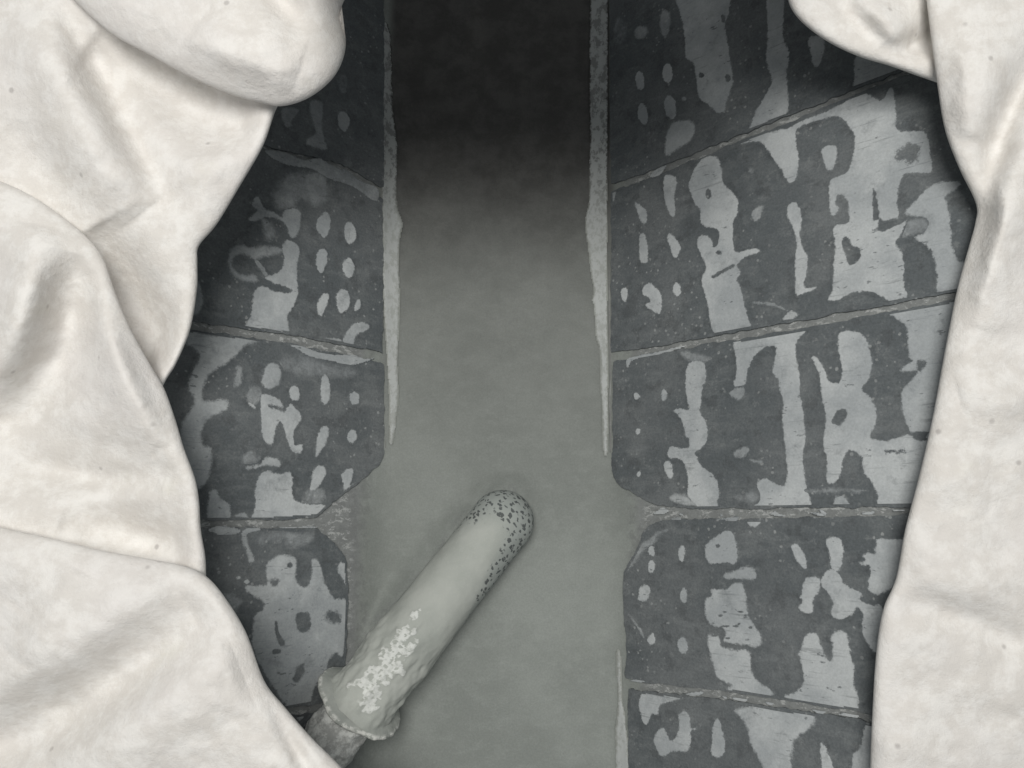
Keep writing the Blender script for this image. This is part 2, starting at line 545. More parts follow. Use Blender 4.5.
def build_panel(Wl, poly, parent):
    # outline broken into short steps with slightly chipped edges
    out = []
    n = len(poly)
    for i in range(n):
        a, b = poly[i], poly[(i + 1) % n]
        L = np.linalg.norm(b - a)
        k = max(1, int(L / 0.002))
        tdir = (b - a) / max(L, 1e-9)
        nrm = np.array([-tdir[1], tdir[0]])
        for j in range(k):
            p = a + (b - a) * j / k
            p = p + nrm * 0.0022 * float(fbm(np.array(p[0] * 210 + 50), np.array(p[1] * 210 + 50), i, 4))
            out.append(p)
    out = np.array(out)
    if ((out[:, 0] * np.roll(out[:, 1], -1) - np.roll(out[:, 0], -1) * out[:, 1]).sum() < 0) == (Wl.side < 0):
        out = out[::-1]
    bm = bmesh.new()
    top = [bm.verts.new(Wl.to_world(p, 0.0)) for p in out]
    bot = [bm.verts.new(Wl.to_world(p, -PANEL_T - 0.006)) for p in out]
    ft = bm.faces.new(top)
    m = len(out)
    for i in range(m):
        bm.faces.new((top[i], bot[i], bot[(i + 1) % m], top[(i + 1) % m]))
    rim = [e for e in ft.edges]
    bmesh.ops.bevel(bm, geom=rim, offset=0.0006, segments=2, affect='EDGES', profile=0.5)
    bmesh.ops.recalc_face_normals(bm, faces=bm.faces)
    me = bpy.data.meshes.new('panel')
    bm.to_mesh(me); bm.free()
    me.materials.append(M_PANEL)
    o = bpy.data.objects.new('panel', me)
    col.objects.link(o)
    o.parent = parent
    o.location = -Vector(parent.location)
    return o, out

panels = {}
for key, Wl, par in (('L', WL, wall_l), ('R', WR, wall_r)):
    panels[key] = []
    for d in PANELS[key]:
        poly = panel_poly(Wl, d['px'], d.get('top_open', False), d.get('bot_open', False))
        panels[key].append((build_panel(Wl, poly, par)[0], poly))

# ------------------------------------------------------------------ flaking film, traced on the slopes
CROP = dict(R1=(600, 0), R2=(600, 140), R3=(600, 270), R4=(600, 380), R5=(600, 500), R6=(600, 618),
            S1=(780, 50), S2=(780, 180), S3=(780, 290), S4=(760, 400), S5=(740, 500), S6=(720, 618),
            L1=(220, 60), L2=(190, 180), L3=(160, 300), L4=(220, 300), L5=(180, 430), L6=(190, 530), L7=(230, 618))
def P(c, pts):
    if c is None: return np.array(pts, float)
    o = CROP[c]
    return np.array([(o[0] + x * 200 / 1024, o[1] + y * 200 / 1024) for x, y in pts])
def E(c, cx, cy, rx, ry):
    k = random.uniform(-0.25, 0.25)
    pts = []
    for i in range(9):
        a = i / 9 * 6.2832
        q = 1 + random.uniform(-0.12, 0.12)
        pts.append((cx + rx * q * math.cos(a) + k * ry * math.sin(a) * 0.4, cy + ry * q * math.sin(a)))
    return P(c, pts)

FILM = []   # (points, softness px, level, on_gap)
HOLE = []
def F(c, pts, soft=0.9, lvl=1.0, gap=False): FILM.append((P(c, pts), soft, lvl, gap))
def O(c, cx, cy, rx, ry, soft=0.8, lvl=1.0): FILM.append((E(c, cx, cy, rx, ry), soft, lvl, False))
def H(c, pts, soft=0.8): HOLE.append((P(c, pts), soft))
def HO(c, cx, cy, rx, ry, soft=0.8): HOLE.append((E(c, cx, cy, rx, ry), soft))

# right slope, topmost panel
F('R1', [(400, -40), (415, 80), (435, 180), (440, 290), (480, 330), (495, 420), (510, 500), (550, 530), (600, 575), (635, 570), (650, 510), (680, 420), (665, 300), (650, 200), (640, 120), (660, 60), (640, -40)], 1.2, 0.9)
HO('R1', 520, 385, 15, 14); HO('R1', 655, 400, 16, 18); HO('R1', 632, 95, 12, 22)
F('R1', [(860, -40), (860, 200), (850, 300), (880, 400), (860, 470), (800, 570), (765, 660), (790, 670), (860, 620), (950, 590), (965, 500), (955, 380), (970, 270), (935, 180), (940, -40)], 1.1, 0.95)
O('R1', 205, 415, 22, 50); O('R1', 347, 375, 26, 48); O('R1', 220, 585, 27, 52); O('R1', 362, 550, 30, 58)
O('R1', 210, 165, 32, 32, 2, 0.55); O('R1', 335, 120, 28, 70, 2, 0.55); O('R1', 100, 160, 30, 60, 4, 0.25); O('R1', 430, 505, 12, 10, 1, .5)
F('R1', [(335, 768), (340, 700), (365, 640), (420, 615), (475, 630), (485, 670), (460, 720), (400, 760), (350, 795)], 2.0, 0.85)
F('S1', [(150, -60), (225, -60), (220, 30), (195, 85), (170, 70), (160, 20)], 1.2, 0.8)
F('S1', [(390, 30), (450, 0), (620, 60), (600, 100), (560, 140), (470, 180), (380, 235), (383, 120)], 1.0, 0.8)
# right slope, second panel
F('R2', [(255, 190), (280, 155), (320, 135), (345, 130), (320, 170), (290, 190)], 1.0, .8, True)
F('R2', [(330, 190), (365, 180), (395, 210), (380, 290), (388, 360), (375, 395), (345, 350), (328, 270)])
F('R2', [(180, 320), (215, 340), (240, 370), (240, 415), (225, 430), (205, 405), (190, 360)])
F('R2', [(205, 490), (230, 485), (245, 560), (245, 625), (225, 632), (205, 600)], 1.0, 0.9)
F('R2', [(345, 500), (360, 480), (400, 520), (412, 550), (395, 600), (375, 590), (358, 540)])
F('R2', [(505, 120), (545, 85), (600, 90), (622, 150), (632, 220), (680, 270), (705, 310), (705, 370), (685, 410), (680, 470), (685, 550), (700, 575), (780, 558), (820, 565), (800, 580), (740, 600), (700, 640), (720, 680), (700, 720), (720, 756), (745, 866), (770, 966), (700, 971), (600, 991), (570, 946), (548, 816), (520, 716), (545, 650), (520, 590), (500, 540), (505, 500), (540, 488), (570, 510), (580, 550), (605, 530), (610, 480), (590, 450), (530, 440), (515, 400), (512, 350), (490, 330), (470, 280), (455, 230), (480, 160)])
HO('R2', 555, 278, 14, 26); HO('R2', 608, 576, 18, 10)
H('R2', [(570, 700), (620, 668), (680, 635), (692, 648), (640, 675), (590, 708)])
F('R2', [(780, 370), (810, 345), (835, 345), (820, 400), (790, 415)], 1.6, 0.6)
O('R2', 70, 285, 10, 35, 1, .7); O('R2', 775, 155, 14, 12, 1, .4)
O('R3', 125, 125, 18, 35); O('R3', 395, 100, 20, 35)
F('R3', [(220, 120), (225, 85), (260, 70), (300, 105), (315, 140), (315, 200), (300, 225), (260, 200), (235, 180), (260, 160), (245, 140)])
F('S1', [(-202, 478), (-150, 440), (-60, 425), (0, 410), (60, 395), (100, 370), (250, 310), (380, 240), (440, 215), (490, 250), (530, 250), (560, 200), (580, 200), (590, 290), (600, 400), (640, 420), (740, 420), (765, 500), (778, 600), (760, 630), (650, 632), (612, 680), (600, 768), (605, 856), (540, 872), (512, 860), (500, 896), (515, 931), (620, 891), (645, 880), (620, 946), (592, 986), (625, 1036), (635, 1106), (632, 1206), (652, 1246), (640, 1275), (560, 1286), (520, 1256), (440, 1236), (360, 1246), (300, 1280), (250, 1276), (270, 1226), (275, 1106), (285, 1006), (275, 916), (310, 891), (350, 876), (340, 855), (270, 850), (258, 796), (255, 700), (270, 660), (340, 630), (370, 560), (385, 450), (340, 370), (280, 340), (200, 360), (110, 390), (80, 430), (95, 560), (85, 650), (50, 680), (10, 620), (-30, 560), (-62, 510), (-110, 468)])
H('S2', [(290, 80), (320, 75), (345, 110), (355, 180), (350, 215), (300, 230), (270, 192), (300, 160), (285, 120)], 1.1)
H('S2', [(315, 310), (345, 290), (375, 340), (410, 350), (412, 400), (370, 435), (345, 420), (330, 370)])
H('S2', [(475, 55), (492, 65), (512, 190), (500, 205), (478, 190)])
H('S2', [(505, 218), (560, 205), (640, 190), (650, 205), (600, 232), (512, 265)])
H('S1', [(600, 530), (650, 480), (710, 490), (715, 540), (680, 580), (600, 560)], 2.2)
H('S1', [(440, 220), (470, 175), (520, 165), (545, 200), (510, 247), (480, 238)])
F('S1', [(215, 510), (240, 490), (285, 495), (290, 550), (270, 610), (240, 610), (225, 570)])
F('S2', [(640, 170), (700, 100), (760, 40), (830, 10), (915, 10), (900, 50), (850, 90), (870, 200), (880, 330), (900, 400), (930, 420), (960, 430), (940, 570), (850, 570), (800, 570), (805, 500), (790, 400), (750, 330), (690, 300), (740, 270), (765, 220), (740, 190), (700, 185)], 1.2)
F('S2', [(640, 220), (620, 290), (680, 280), (750, 250), (740, 200)], 2.0, 0.35)
F('S2', [(40, 140), (70, 115), (100, 140), (110, 210), (100, 280), (115, 340), (140, 390), (140, 450), (125, 545), (180, 550), (185, 558), (120, 580), (85, 588), (80, 480), (80, 380), (85, 300), (60, 230), (40, 180)])
F('S2', [(20, 700), (60, 668), (90, 690), (60, 712), (25, 716)], 1.0, .8)
F('R3', [(780, 165), (850, 165), (900, 175), (960, 205), (960, 212), (890, 184), (800, 172)], .8, .5)
# right slope, third panel
F('R3', [(135, 490), (140, 455), (200, 437), (300, 418), (420, 388), (425, 398), (300, 434), (200, 454), (165, 470), (145, 500)], .9, 1, True)
F('R3', [(420, 420), (470, 425), (560, 450), (520, 475), (450, 460)], 3.0, .45)
F('R4', [(440, 0), (450, -75), (480, -95), (530, -90), (543, -43), (540, 5), (525, 40), (520, 110), (510, 160), (540, 210), (553, 260), (545, 310), (520, 350), (485, 370), (500, 400), (520, 440), (560, 470), (590, 500), (608, 540), (610, 600), (600, 620), (610, 668), (560, 660), (520, 660), (495, 645), (450, 590), (452, 500), (440, 450), (420, 410), (390, 400), (360, 400), (345, 375), (360, 345), (400, 345), (450, 350), (460, 300), (440, 290), (430, 240), (410, 190), (375, 160), (400, 148), (455, 152), (450, 100), (440, 50)])
F('R4', [(360, 600), (400, 585), (450, 600), (490, 640), (440, 640), (380, 620)], 2.4, .75)
O('R4', 188, 82, 14, 18); O('R4', 330, 78, 16, 26); O('R4', 198, 265, 11, 15); O('R4', 200, 480, 9, 12)
F('R4', [(328, 430), (350, 415), (370, 440), (375, 480), (365, 503), (350, 495), (335, 465)])
F('R4', [(685, 380), (710, 355), (755, 345), (760, 365), (730, 400), (695, 395)], 1.2, .6)
F('R4', [(660, 70), (690, 45), (735, 40), (740, 70), (715, 100), (690, 90)], 1.2, .6)
F('R4', [(700, 600), (760, 580), (800, 570), (800, 620), (720, 620)], 3.5, .35)
F('R4', [(760, 405), (830, 415), (820, 428), (770, 412)], 1.2, .5)
F(None, [(733.8, 342.3), (740.6, 337.4), (760.2, 332.5), (795.3, 326.6), (809.3, 326.1), (797.6, 340.8), (795.6, 354.5), (799.5, 374), (800.5, 395.5), (803.4, 415), (805.4, 440), (803, 452.7), (804, 474.2), (807.9, 491.8), (807.9, 508.4), (760, 509.8), (753.3, 509.3), (756.3, 499.1), (757.2, 489.4), (758.2, 481.6), (766, 478.6), (775.8, 483.5), (785.6, 484.5), (787.5, 471.8), (786.5, 458.1), (783.6, 432.7), (782.6, 409.3), (784.6, 405.4), (779.7, 387.8), (778.7, 379.4), (772.9, 371.6), (776.8, 348.1), (768, 346.2), (756.3, 354), (748.4, 367.7), (745.5, 383.3), (736.7, 387.2), (733.8, 383.3), (736.7, 373.5), (735.7, 355.9)])
F(None, [(838.6, 336.9), (844.5, 331), (858.1, 332), (865.9, 338.8), (870.8, 352.5), (872.2, 366.2), (868.9, 377.9), (862, 388.6), (869.8, 397.4), (875.7, 409.1), (875.7, 422.8), (870.7, 434.6), (869.8, 438.1), (877.2, 440), (888.9, 440.4), (904.5, 435.5), (910.4, 435.2), (918, 441), (935, 445), (925, 506), (887, 506.4), (877.2, 506.4), (877.2, 493.8), (869.4, 478.1), (863.5, 472.3), (862.5, 458.6), (857.7, 452.7), (849.8, 450.4), (844, 456.6), (841.1, 470.3), (836.2, 481), (829.3, 483), (826.4, 478.1), (827.4, 460.5), (823.5, 444.9), (824.8, 433.2), (825.9, 417), (822, 395.5), (820, 376), (816, 366), (812, 357.4), (816, 356.4), (822, 365), (825.9, 374), (828.8, 381.8), (834.7, 383.4), (840.5, 381.8), (842.5, 368), (839.6, 354.5)])
H('S3', [(265, 670), (300, 615), (340, 615), (340, 650), (310, 690), (285, 690)])
H('S4', [(640, 260), (740, 255), (735, 270), (650, 270)], 1.4)
F('S3', [(560, 115), (700, 70), (900, 25), (990, 15), (950, 330), (890, 560), (830, 760), (700, 735), (665, 715), (630, 620), (625, 520), (660, 480), (705, 425), (690, 415), (610, 412), (680, 365), (660, 345), (655, 250), (640, 175)], 1.2, .95)
H('S3', [(700, 360), (750, 365), (740, 390), (710, 420)], 1.6)
H('S3', [(670, 735), (720, 722), (760, 730), (740, 765), (700, 768)])
F('S4', [(385, 500), (430, 495), (460, 540), (440, 556), (380, 556)])
F('S4', [(240, 460), (380, 455), (520, 460), (520, 470), (380, 470), (260, 470)], 2, .4)
for q in ([(250, 575), (300, 575), (340, 590), (310, 598)], [(525, 575), (590, 568), (580, 588), (530, 590)], [(60, 575), (120, 585), (130, 600), (80, 590)], [(300, 560), (330, 565), (345, 590), (320, 585)], [(680, 560), (740, 562), (730, 572), (690, 572)]):
    F('S4', q, .8, .9, True)
for q in ([(270, 685), (300, 665), (320, 650), (355, 670), (320, 690)], [(360, 710), (400, 700), (420, 712), (390, 720)], [(580, 712), (640, 705), (710, 700), (700, 725), (660, 722)], [(615, 680), (630, 690), (620, 705)], [(870, 685), (900, 672), (930, 690), (950, 700), (900, 697)], [(400, 685), (430, 685), (420, 697)]):
    F('R4', q, .8, .8, True)
# right slope, fourth panel
F('R5', [(755, 95), (790, 75), (825, 75), (820, 115), (795, 137), (765, 125)])
F('R5', [(540, 240), (560, 215), (590, 190), (650, 158), (680, 165), (700, 230), (705, 290), (690, 325), (620, 320), (570, 325), (545, 300)])
HO('R5', 605, 235, 14, 9)
F('R5', [(635, 385), (680, 365), (760, 345), (795, 360), (795, 400), (740, 405), (650, 400)], 1.5, .9)
F('R5', [(540, 515), (572, 490), (575, 455), (640, 460), (690, 425), (725, 430), (745, 480), (755, 560), (775, 620), (810, 670), (825, 700), (825, 740), (800, 752), (740, 740), (640, 725), (645, 690), (630, 650), (580, 645), (545, 600)], 1.4)
F('R6', [(555, 90), (590, 85), (615, 110), (630, 150), (700, 165), (760, 170), (775, 230), (785, 290), (840, 345), (890, 385), (860, 402), (740, 402), (650, 375), (680, 345), (640, 325), (600, 300), (580, 240), (560, 160)], 1.6)
for i in range(16):
    x = random.uniform(560, 780); y = random.uniform(570, 720)
    HO('R5', x, y, random.uniform(8, 24), random.uniform(3, 6), .6)
O('R5', 265, 262, 16, 25); O('R5', 265, 340, 18, 30); O('R5', 420, 275, 17, 42); O('R5', 430, 488, 17, 37); O('R5', 265, 712, 18, 30); O('R5', 425, 745, 25, 45)
F('R5', [(205, 450), (235, 435), (255, 455), (250, 495), (225, 520), (195, 510), (200, 485)])
F('R5', [(330, 150), (340, 157), (290, 190), (290, 215), (220, 260), (190, 310), (150, 350), (120, 370), (170, 300), (200, 240), (260, 195), (290, 165)], 2.0, .42)
F('R5', [(145, 590), (155, 585), (190, 635), (215, 665), (228, 700), (218, 700), (200, 665)], .9, .35)
F('S5', [(265, 240), (290, 228), (315, 255), (340, 310), (340, 350), (315, 335), (285, 300)])
F('S5', [(440, 210), (475, 190), (510, 200), (530, 260), (520, 330), (500, 365), (470, 350), (460, 270)])
F('S5', [(320, 440), (345, 400), (380, 392), (410, 410), (405, 460), (375, 510), (370, 570), (340, 580), (300, 555), (320, 520), (308, 495), (320, 480)])
F('S5', [(420, 400), (460, 355), (500, 370), (540, 430), (620, 480), (610, 510), (670, 540), (730, 555), (740, 700), (700, 780), (640, 710), (625, 650), (635, 590), (600, 550), (570, 590), (520, 608), (470, 590), (470, 560), (480, 530), (450, 470), (420, 440)])
F('S5', [(605, 325), (640, 310), (630, 280), (650, 270), (690, 275), (700, 210), (730, 200), (800, 205), (870, 210), (800, 420), (730, 475), (670, 475), (660, 420), (670, 340), (640, 335)], 1.0)
F('S6', [(330, 400), (390, 380), (430, 330), (425, 260), (410, 200), (400, 185), (420, 160), (430, 110), (460, 78), (500, 90), (520, 150), (545, 205), (575, 215), (578, 140), (570, 95), (600, 65), (645, 80), (665, 150), (675, 220), (690, 240), (685, 320), (705, 400), (710, 440), (690, 470), (600, 465), (480, 450), (400, 430)], 1.2)
HO('S6', 615, 355, 14, 8); HO('S6', 525, 225, 12, 5)
F('S6', [(735, 30), (800, -40), (850, -40), (850, 200), (790, 175), (745, 90)], 1.0, .9)
# right slope, lowest panel
F('R6', [(200, 440), (215, 390), (270, 365), (340, 375), (400, 370), (440, 380), (420, 410), (350, 430), (305, 450), (295, 495), (260, 490), (245, 540), (220, 530), (210, 490)])
F('R6', [(275, 630), (290, 590), (320, 562), (345, 590), (360, 630), (390, 610), (405, 560), (405, 500), (435, 475), (460, 510), (465, 560), (500, 565), (465, 580), (465, 640), (440, 685), (400, 680), (355, 690), (320, 705), (295, 680)], 1.0)
F('R6', [(575, 620), (580, 550), (605, 515), (625, 570), (640, 650), (625, 700), (595, 715), (570, 690)])
F('S6', [(80, 470), (150, 455), (250, 455), (400, 465), (480, 490), (480, 540), (440, 580), (390, 610), (370, 660), (365, 768), (370, 870), (290, 870), (200, 720), (160, 640), (140, 560), (100, 500)], 2.2)
HO('S6', 440, 513, 8, 6)
F('S6', [(515, 645), (530, 645), (560, 700), (580, 768), (590, 870), (525, 870), (520, 750)])
F('S6', [(690, 690), (720, 660), (745, 560), (790, 540), (880, 600), (880, 870), (690, 870), (680, 740)], 1.0, .9)
for c, q in (('S6', [(470, 465), (530, 475), (540, 490), (500, 490)]), ('S6', [(610, 485), (690, 490), (720, 505), (690, 512), (620, 500)]), ('S6', [(5, 398), (40, 405), (30, 417)]), ('S6', [(60, 405), (140, 415), (130, 430), (80, 422)]), ('S6', [(230, 430), (280, 436), (260, 450)]), ('R6', [(150, 320), (190, 312), (235, 325), (200, 332)]), ('R6', [(440, 385), (530, 375), (520, 395), (460, 400)]), ('S6', [(560, 490), (580, 488), (575, 502)])):
    F(c, q, .8, .9, True)

# left slope, upper panels
F('L1', [(460, 220), (490, 205), (525, 230), (520, 320), (530, 400), (545, 455), (500, 450), (445, 430), (450, 400), (490, 370), (470, 300)], 1.6, .55)
O('L1', 630, 312, 32, 50, 1, .8)
F('L1', [(315, 250), (400, 255), (365, 310), (365, 340), (330, 330)], 1.6, .45)
F('L1', [(600, 90), (645, 80), (650, 140), (630, 175), (612, 140)], 2, .3)
F('L1', [(230, 460), (330, 470), (430, 510), (500, 500), (560, 530), (620, 560), (720, 620), (800, 650), (815, 690), (800, 725), (750, 700), (680, 650), (560, 610), (470, 560), (350, 540), (260, 500)], 2.0, .55, True)
F('L1', [(620, 560), (660, 570), (720, 620), (800, 650), (815, 690), (800, 722), (750, 698), (690, 640)], 1.2, .5, True)
F('L2', [(430, 60), (500, -20), (600, -40), (680, -20), (700, 60), (680, 120), (640, 130), (560, 90), (530, 140), (470, 150), (430, 110)], 5, .45)
F('L2', [(340, 85), (360, 110), (380, 150), (430, 165), (470, 190), (480, 160), (520, 145), (560, 160), (565, 220), (545, 280), (515, 290), (490, 230), (450, 200), (380, 190), (330, 210), (300, 200), (345, 160), (320, 130)], 1.4, .8)
F('L2', [(370, 200), (420, 230), (430, 290), (400, 310), (380, 270)], 4, .5)
F('L2', [(470, 340), (500, 310), (545, 330), (558, 380), (545, 450), (550, 540), (550, 590), (520, 660), (495, 700), (490, 790), (270, 790), (310, 700), (330, 570), (370, 545), (430, 570), (500, 580), (520, 560), (440, 530), (380, 500), (440, 480), (470, 450), (480, 400)], 1.0, .95)
F('L2', [(195, 420), (210, 360), (250, 330), (320, 350), (380, 340), (460, 350), (470, 370), (380, 390), (330, 410), (280, 380), (230, 390), (215, 430), (250, 480), (330, 490), (340, 520), (280, 515), (210, 480)], 2.6, .7)
F('L2', [(320, 395), (345, 410), (385, 460), (395, 490), (375, 485), (340, 430)], .9, .7)
O('L2', 685, 230, 35, 62); O('L2', 820, 270, 32, 55); O('L2', 672, 410, 28, 62); O('L2', 810, 447, 28, 48); O('L2', 782, 618, 35, 62)
F('L2', [(650, 640), (680, 585), (710, 590), (700, 640), (670, 695), (655, 680)])
F('L2', [(840, 655), (850, 620), (870, 615), (870, 650), (845, 670)])
F('L2', [(15, 520), (45, 520), (65, 620), (50, 665), (10, 680)], 1.4, .6)
F('L4', [(630, 200), (660, 150), (690, 120), (750, 120), (765, 140), (740, 160), (700, 175), (685, 215), (680, 250), (665, 245), (640, 220)], 1.0, .9)
F('L4', [(530, 200), (570, 193), (630, 205), (600, 217)], 1.2, .7)
F('L4', [(350, 230), (420, 235), (500, 265), (600, 280), (680, 280), (740, 300), (795, 295), (740, 320), (660, 335), (560, 310), (460, 290), (380, 245)], .9, .95, True)
# left slope, third panel
F('L4', [(515, 470), (520, 400), (540, 380), (558, 420), (562, 490), (540, 538), (518, 510)])
O('L4', 687, 503, 26, 34); O('L4', 380, 475, 28, 38); O('L4', 675, 697, 25, 33)
F('L4', [(490, 740), (500, 690), (530, 645), (555, 660), (545, 720), (510, 780), (490, 800)], 1.2)
F('L4', [(215, 430), (225, 360), (260, 325), (300, 340), (310, 400), (290, 440), (250, 455)], 1.6, .9)
F('L4', [(210, 490), (260, 490), (310, 520), (330, 560), (360, 535), (400, 570), (415, 610), (380, 660), (375, 710), (385, 745), (420, 740), (410, 780), (370, 775), (345, 720), (320, 640), (300, 620), (280, 680), (265, 740), (235, 730), (215, 680), (210, 600)])
H('L4', [(250, 535), (300, 545), (340, 560), (320, 572), (260, 552)], 1.2)
F('L4', [(300, 330), (400, 280), (520, 320), (700, 370), (600, 390), (420, 380)], 6, .28)
F('L3', [(130, 160), (200, 170), (290, 185), (400, 180), (490, 190), (500, 215), (440, 230), (400, 270), (330, 330), (260, 370), (230, 410), (215, 500), (240, 520), (320, 510), (350, 530), (320, 570), (250, 600), (210, 670), (220, 740), (260, 768), (250, 900), (200, 960), (120, 900), (100, 700), (130, 600), (180, 520), (150, 460), (160, 380), (200, 300), (180, 250), (120, 210)], 2.2, .85)
F('L3', [(380, 440), (395, 350), (418, 350), (410, 430)], 2, .6)
F('L3', [(440, 490), (470, 440), (515, 460), (520, 510), (470, 530)], 2, .4)
F('L3', [(455, 525), (490, 548), (480, 553), (460, 540)], .8, .9)
F('L5', [(385, 300), (410, 230), (450, 210), (500, 225), (560, 215), (575, 250), (570, 320), (590, 360), (650, 380), (760, 388), (720, 420), (640, 445), (500, 460), (370, 462), (385, 400)])
F('L5', [(145, 462), (150, 330), (180, 305), (215, 360), (250, 380), (250, 462)], 1.6, .85)
F('L5', [(280, 440), (320, 420), (345, 440), (340, 452)], 1.2, .8)
F('L5', [(330, 190), (400, 180), (440, 140), (500, 150), (510, 185), (440, 180), (380, 200)], 1.4, .8)
F('L5', [(320, 130), (380, 110), (420, 150), (380, 180), (330, 180)], 3, .35)
F('L5', [(630, 380), (650, 310), (720, 300), (740, 350), (700, 380)], 3.5, .35)
F('L5', [(665, 300), (680, 220), (710, 180), (745, 200), (735, 250), (700, 300), (680, 310)], 1.4)
F('L5', [(825, 230), (860, 200), (885, 205), (880, 250), (870, 280), (905, 268), (870, 295), (850, 340), (835, 335), (838, 280)], .9)
for q in ([(140, 510), (200, 490), (300, 505), (300, 530), (220, 540), (160, 525)], [(310, 540), (330, 505), (400, 500), (410, 515), (350, 530), (330, 550)], [(485, 490), (520, 495), (690, 492), (680, 505), (510, 503)]):
    F('L5', q, 1.0, .8, True)
F('L5', [(312, 545), (338, 540), (345, 580), (360, 620), (382, 670), (355, 675), (340, 620)], 1.6, .75)
F('L5', [(400, 560), (480, 520), (620, 530), (690, 545), (620, 590), (480, 580)], 5, .25)
# left slope, fourth panel
F('L6', [(390, 180), (440, 140), (480, 125), (540, 150), (540, 240), (560, 285), (600, 290), (625, 230), (620, 160), (650, 150), (670, 200), (685, 260), (710, 310), (740, 350), (800, 365), (800, 500), (780, 640), (740, 630), (700, 690), (700, 740), (640, 800), (600, 930), (540, 960), (400, 760), (320, 600), (330, 450), (370, 410), (380, 370), (300, 320), (290, 285), (390, 280)], 1.6, .88)
HO('L6', 510, 180, 15, 17); HO('L6', 440, 620, 25, 13); HO('L6', 435, 268, 22, 18, 2)
H('L6', [(545, 430), (610, 425), (612, 510), (560, 520), (545, 490)], 1.4)
H('L6', [(695, 430), (740, 410), (770, 450), (760, 480), (710, 470)], 2.5)
H('L6', [(433, 470), (447, 475), (458, 530), (487, 580), (463, 592), (438, 540)])
H('L7', [(340, 260), (375, 230), (380, 280), (340, 330), (320, 310)], 1.6)
F('L6', [(755, 200), (775, 165), (805, 190), (820, 270), (805, 285), (775, 240)], 1.2, .9)
F('L6', [(180, 330), (260, 350), (250, 390), (220, 420)], 3, .4)
O('L6', 250, 243, 9, 8); O('L6', 290, 265, 14, 9)

STEP = 0.0009
PXM = 0.00068            # one picture point on the slopes, in metres
def grid_patch(name, surf, poly, clips, holes, soft, lvl, mat, parent, lift, thick, margin):
    lo, hi = poly.min(0) - margin - STEP, poly.max(0) + margin + STEP
    nx, ny = np.ceil((hi - lo) / STEP).astype(int) + 1
    gx, gy = lo[0] + np.arange(nx) * STEP, lo[1] + np.arange(ny) * STEP
    G = np.stack(np.meshgrid(gx, gy, indexing='ij'), -1).reshape(-1, 2)
    d = sdf(G, poly)
    for hp, hs in holes:
        l2, h2 = hp.min(0), hp.max(0)
        if (l2 > hi).any() or (h2 < lo).any(): continue
        d = np.minimum(d, -sdf(G, hp) * (soft / hs))
    keepd = np.full(len(G), 1.0)
    for c in clips:
        keepd = np.minimum(keepd, sdf(G, c))
    keep = (d > -margin) & (keepd > 0.0016)
    K = keep.reshape(nx, ny)
    quad = K[:-1, :-1] & K[1:, :-1] & K[1:, 1:] & K[:-1, 1:]
    if quad.sum() < 3 or (d[keep] > 0).sum() < 2: return None
    idx = np.arange(nx * ny).reshape(nx, ny)
    q = np.stack([idx[:-1, :-1], idx[1:, :-1], idx[1:, 1:], idx[:-1, 1:]], -1)[quad]
    if getattr(surf, 'side', 1) < 0: q = q[:, ::-1]
    used = np.unique(q)
    remap = np.full(nx * ny, -1); remap[used] = np.arange(len(used))
    g, dd = G[used], d[used]
    h = lift + thick * smoothstep(-margin, max(soft * PXM, 0.0008), dd)
    v = surf.to_world(g, h)
    n = len(g)
    return mesh_obj(name, v, remap[q].tolist(), mat, parent, True,
                    dict(d=dd, soft=np.full(n, soft * PXM), lvl=np.full(n, lvl)))

n_film = 0
WG = {'R': Wall(1, PANEL_T), 'L': Wall(-1, PANEL_T)}
holes_w = {k: [(spline(WG[k].from_px(hp), 3), hs) for hp, hs in HOLE if (hp[:, 0].mean() > 500) == (k == 'R')] for k in 'RL'}
for i, (pts, soft, lvl, gap) in enumerate(FILM):
    key = 'R' if pts[:, 0].mean() > 500 else 'L'
    Wl = WG[key]
    poly = spline(Wl.from_px(pts), 4)
    margin = (2.6 + soft * 1.6) * PXM
    jit = 0.00002 * (i % 9)
    if gap:   # chips stuck across a joint
        grid_patch('joint_chip', Wl, poly, [], [], soft, lvl, M_FILM, wall_l if key == 'L' else wall_r, 0.0001 + jit, 0.0005, 0.5 * PXM)
        continue
    for pobj, outl in panels[key]:
        l2, h2 = outl.min(0), outl.max(0)
        lo, hi = poly.min(0), poly.max(0)
        if (l2 > hi).any() or (h2 < lo).any(): continue
        grid_patch('film_patch', Wl, poly, [outl], holes_w[key], soft, lvl, M_FILM, pobj, 0.00010 + jit, 0.00022, margin)

# bare lips along the floor edges and thin trim rails beside them
def strip(px, parent, lvl=1.0):
    poly = spline(FL.from_px(px), 3)
    grid_patch('edge_lip', FL, poly, [], [], 1.0, lvl, M_STRIP, parent, 0.0006, 0.0012, 0.0016)
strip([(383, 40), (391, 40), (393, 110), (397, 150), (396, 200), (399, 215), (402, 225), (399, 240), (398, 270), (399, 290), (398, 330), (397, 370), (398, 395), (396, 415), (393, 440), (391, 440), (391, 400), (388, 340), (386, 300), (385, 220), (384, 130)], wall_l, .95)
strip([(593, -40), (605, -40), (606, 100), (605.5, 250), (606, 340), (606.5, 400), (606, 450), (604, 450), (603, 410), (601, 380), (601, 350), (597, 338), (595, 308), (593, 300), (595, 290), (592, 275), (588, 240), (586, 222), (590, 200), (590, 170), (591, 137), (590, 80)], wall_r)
strip([(616.6, 653), (618.5, 655), (619.5, 696), (622.4, 712), (623.4, 729), (625.4, 743), (625.4, 800), (617.5, 800), (615.6, 735), (617.5, 715), (618, 696)], wall_r)

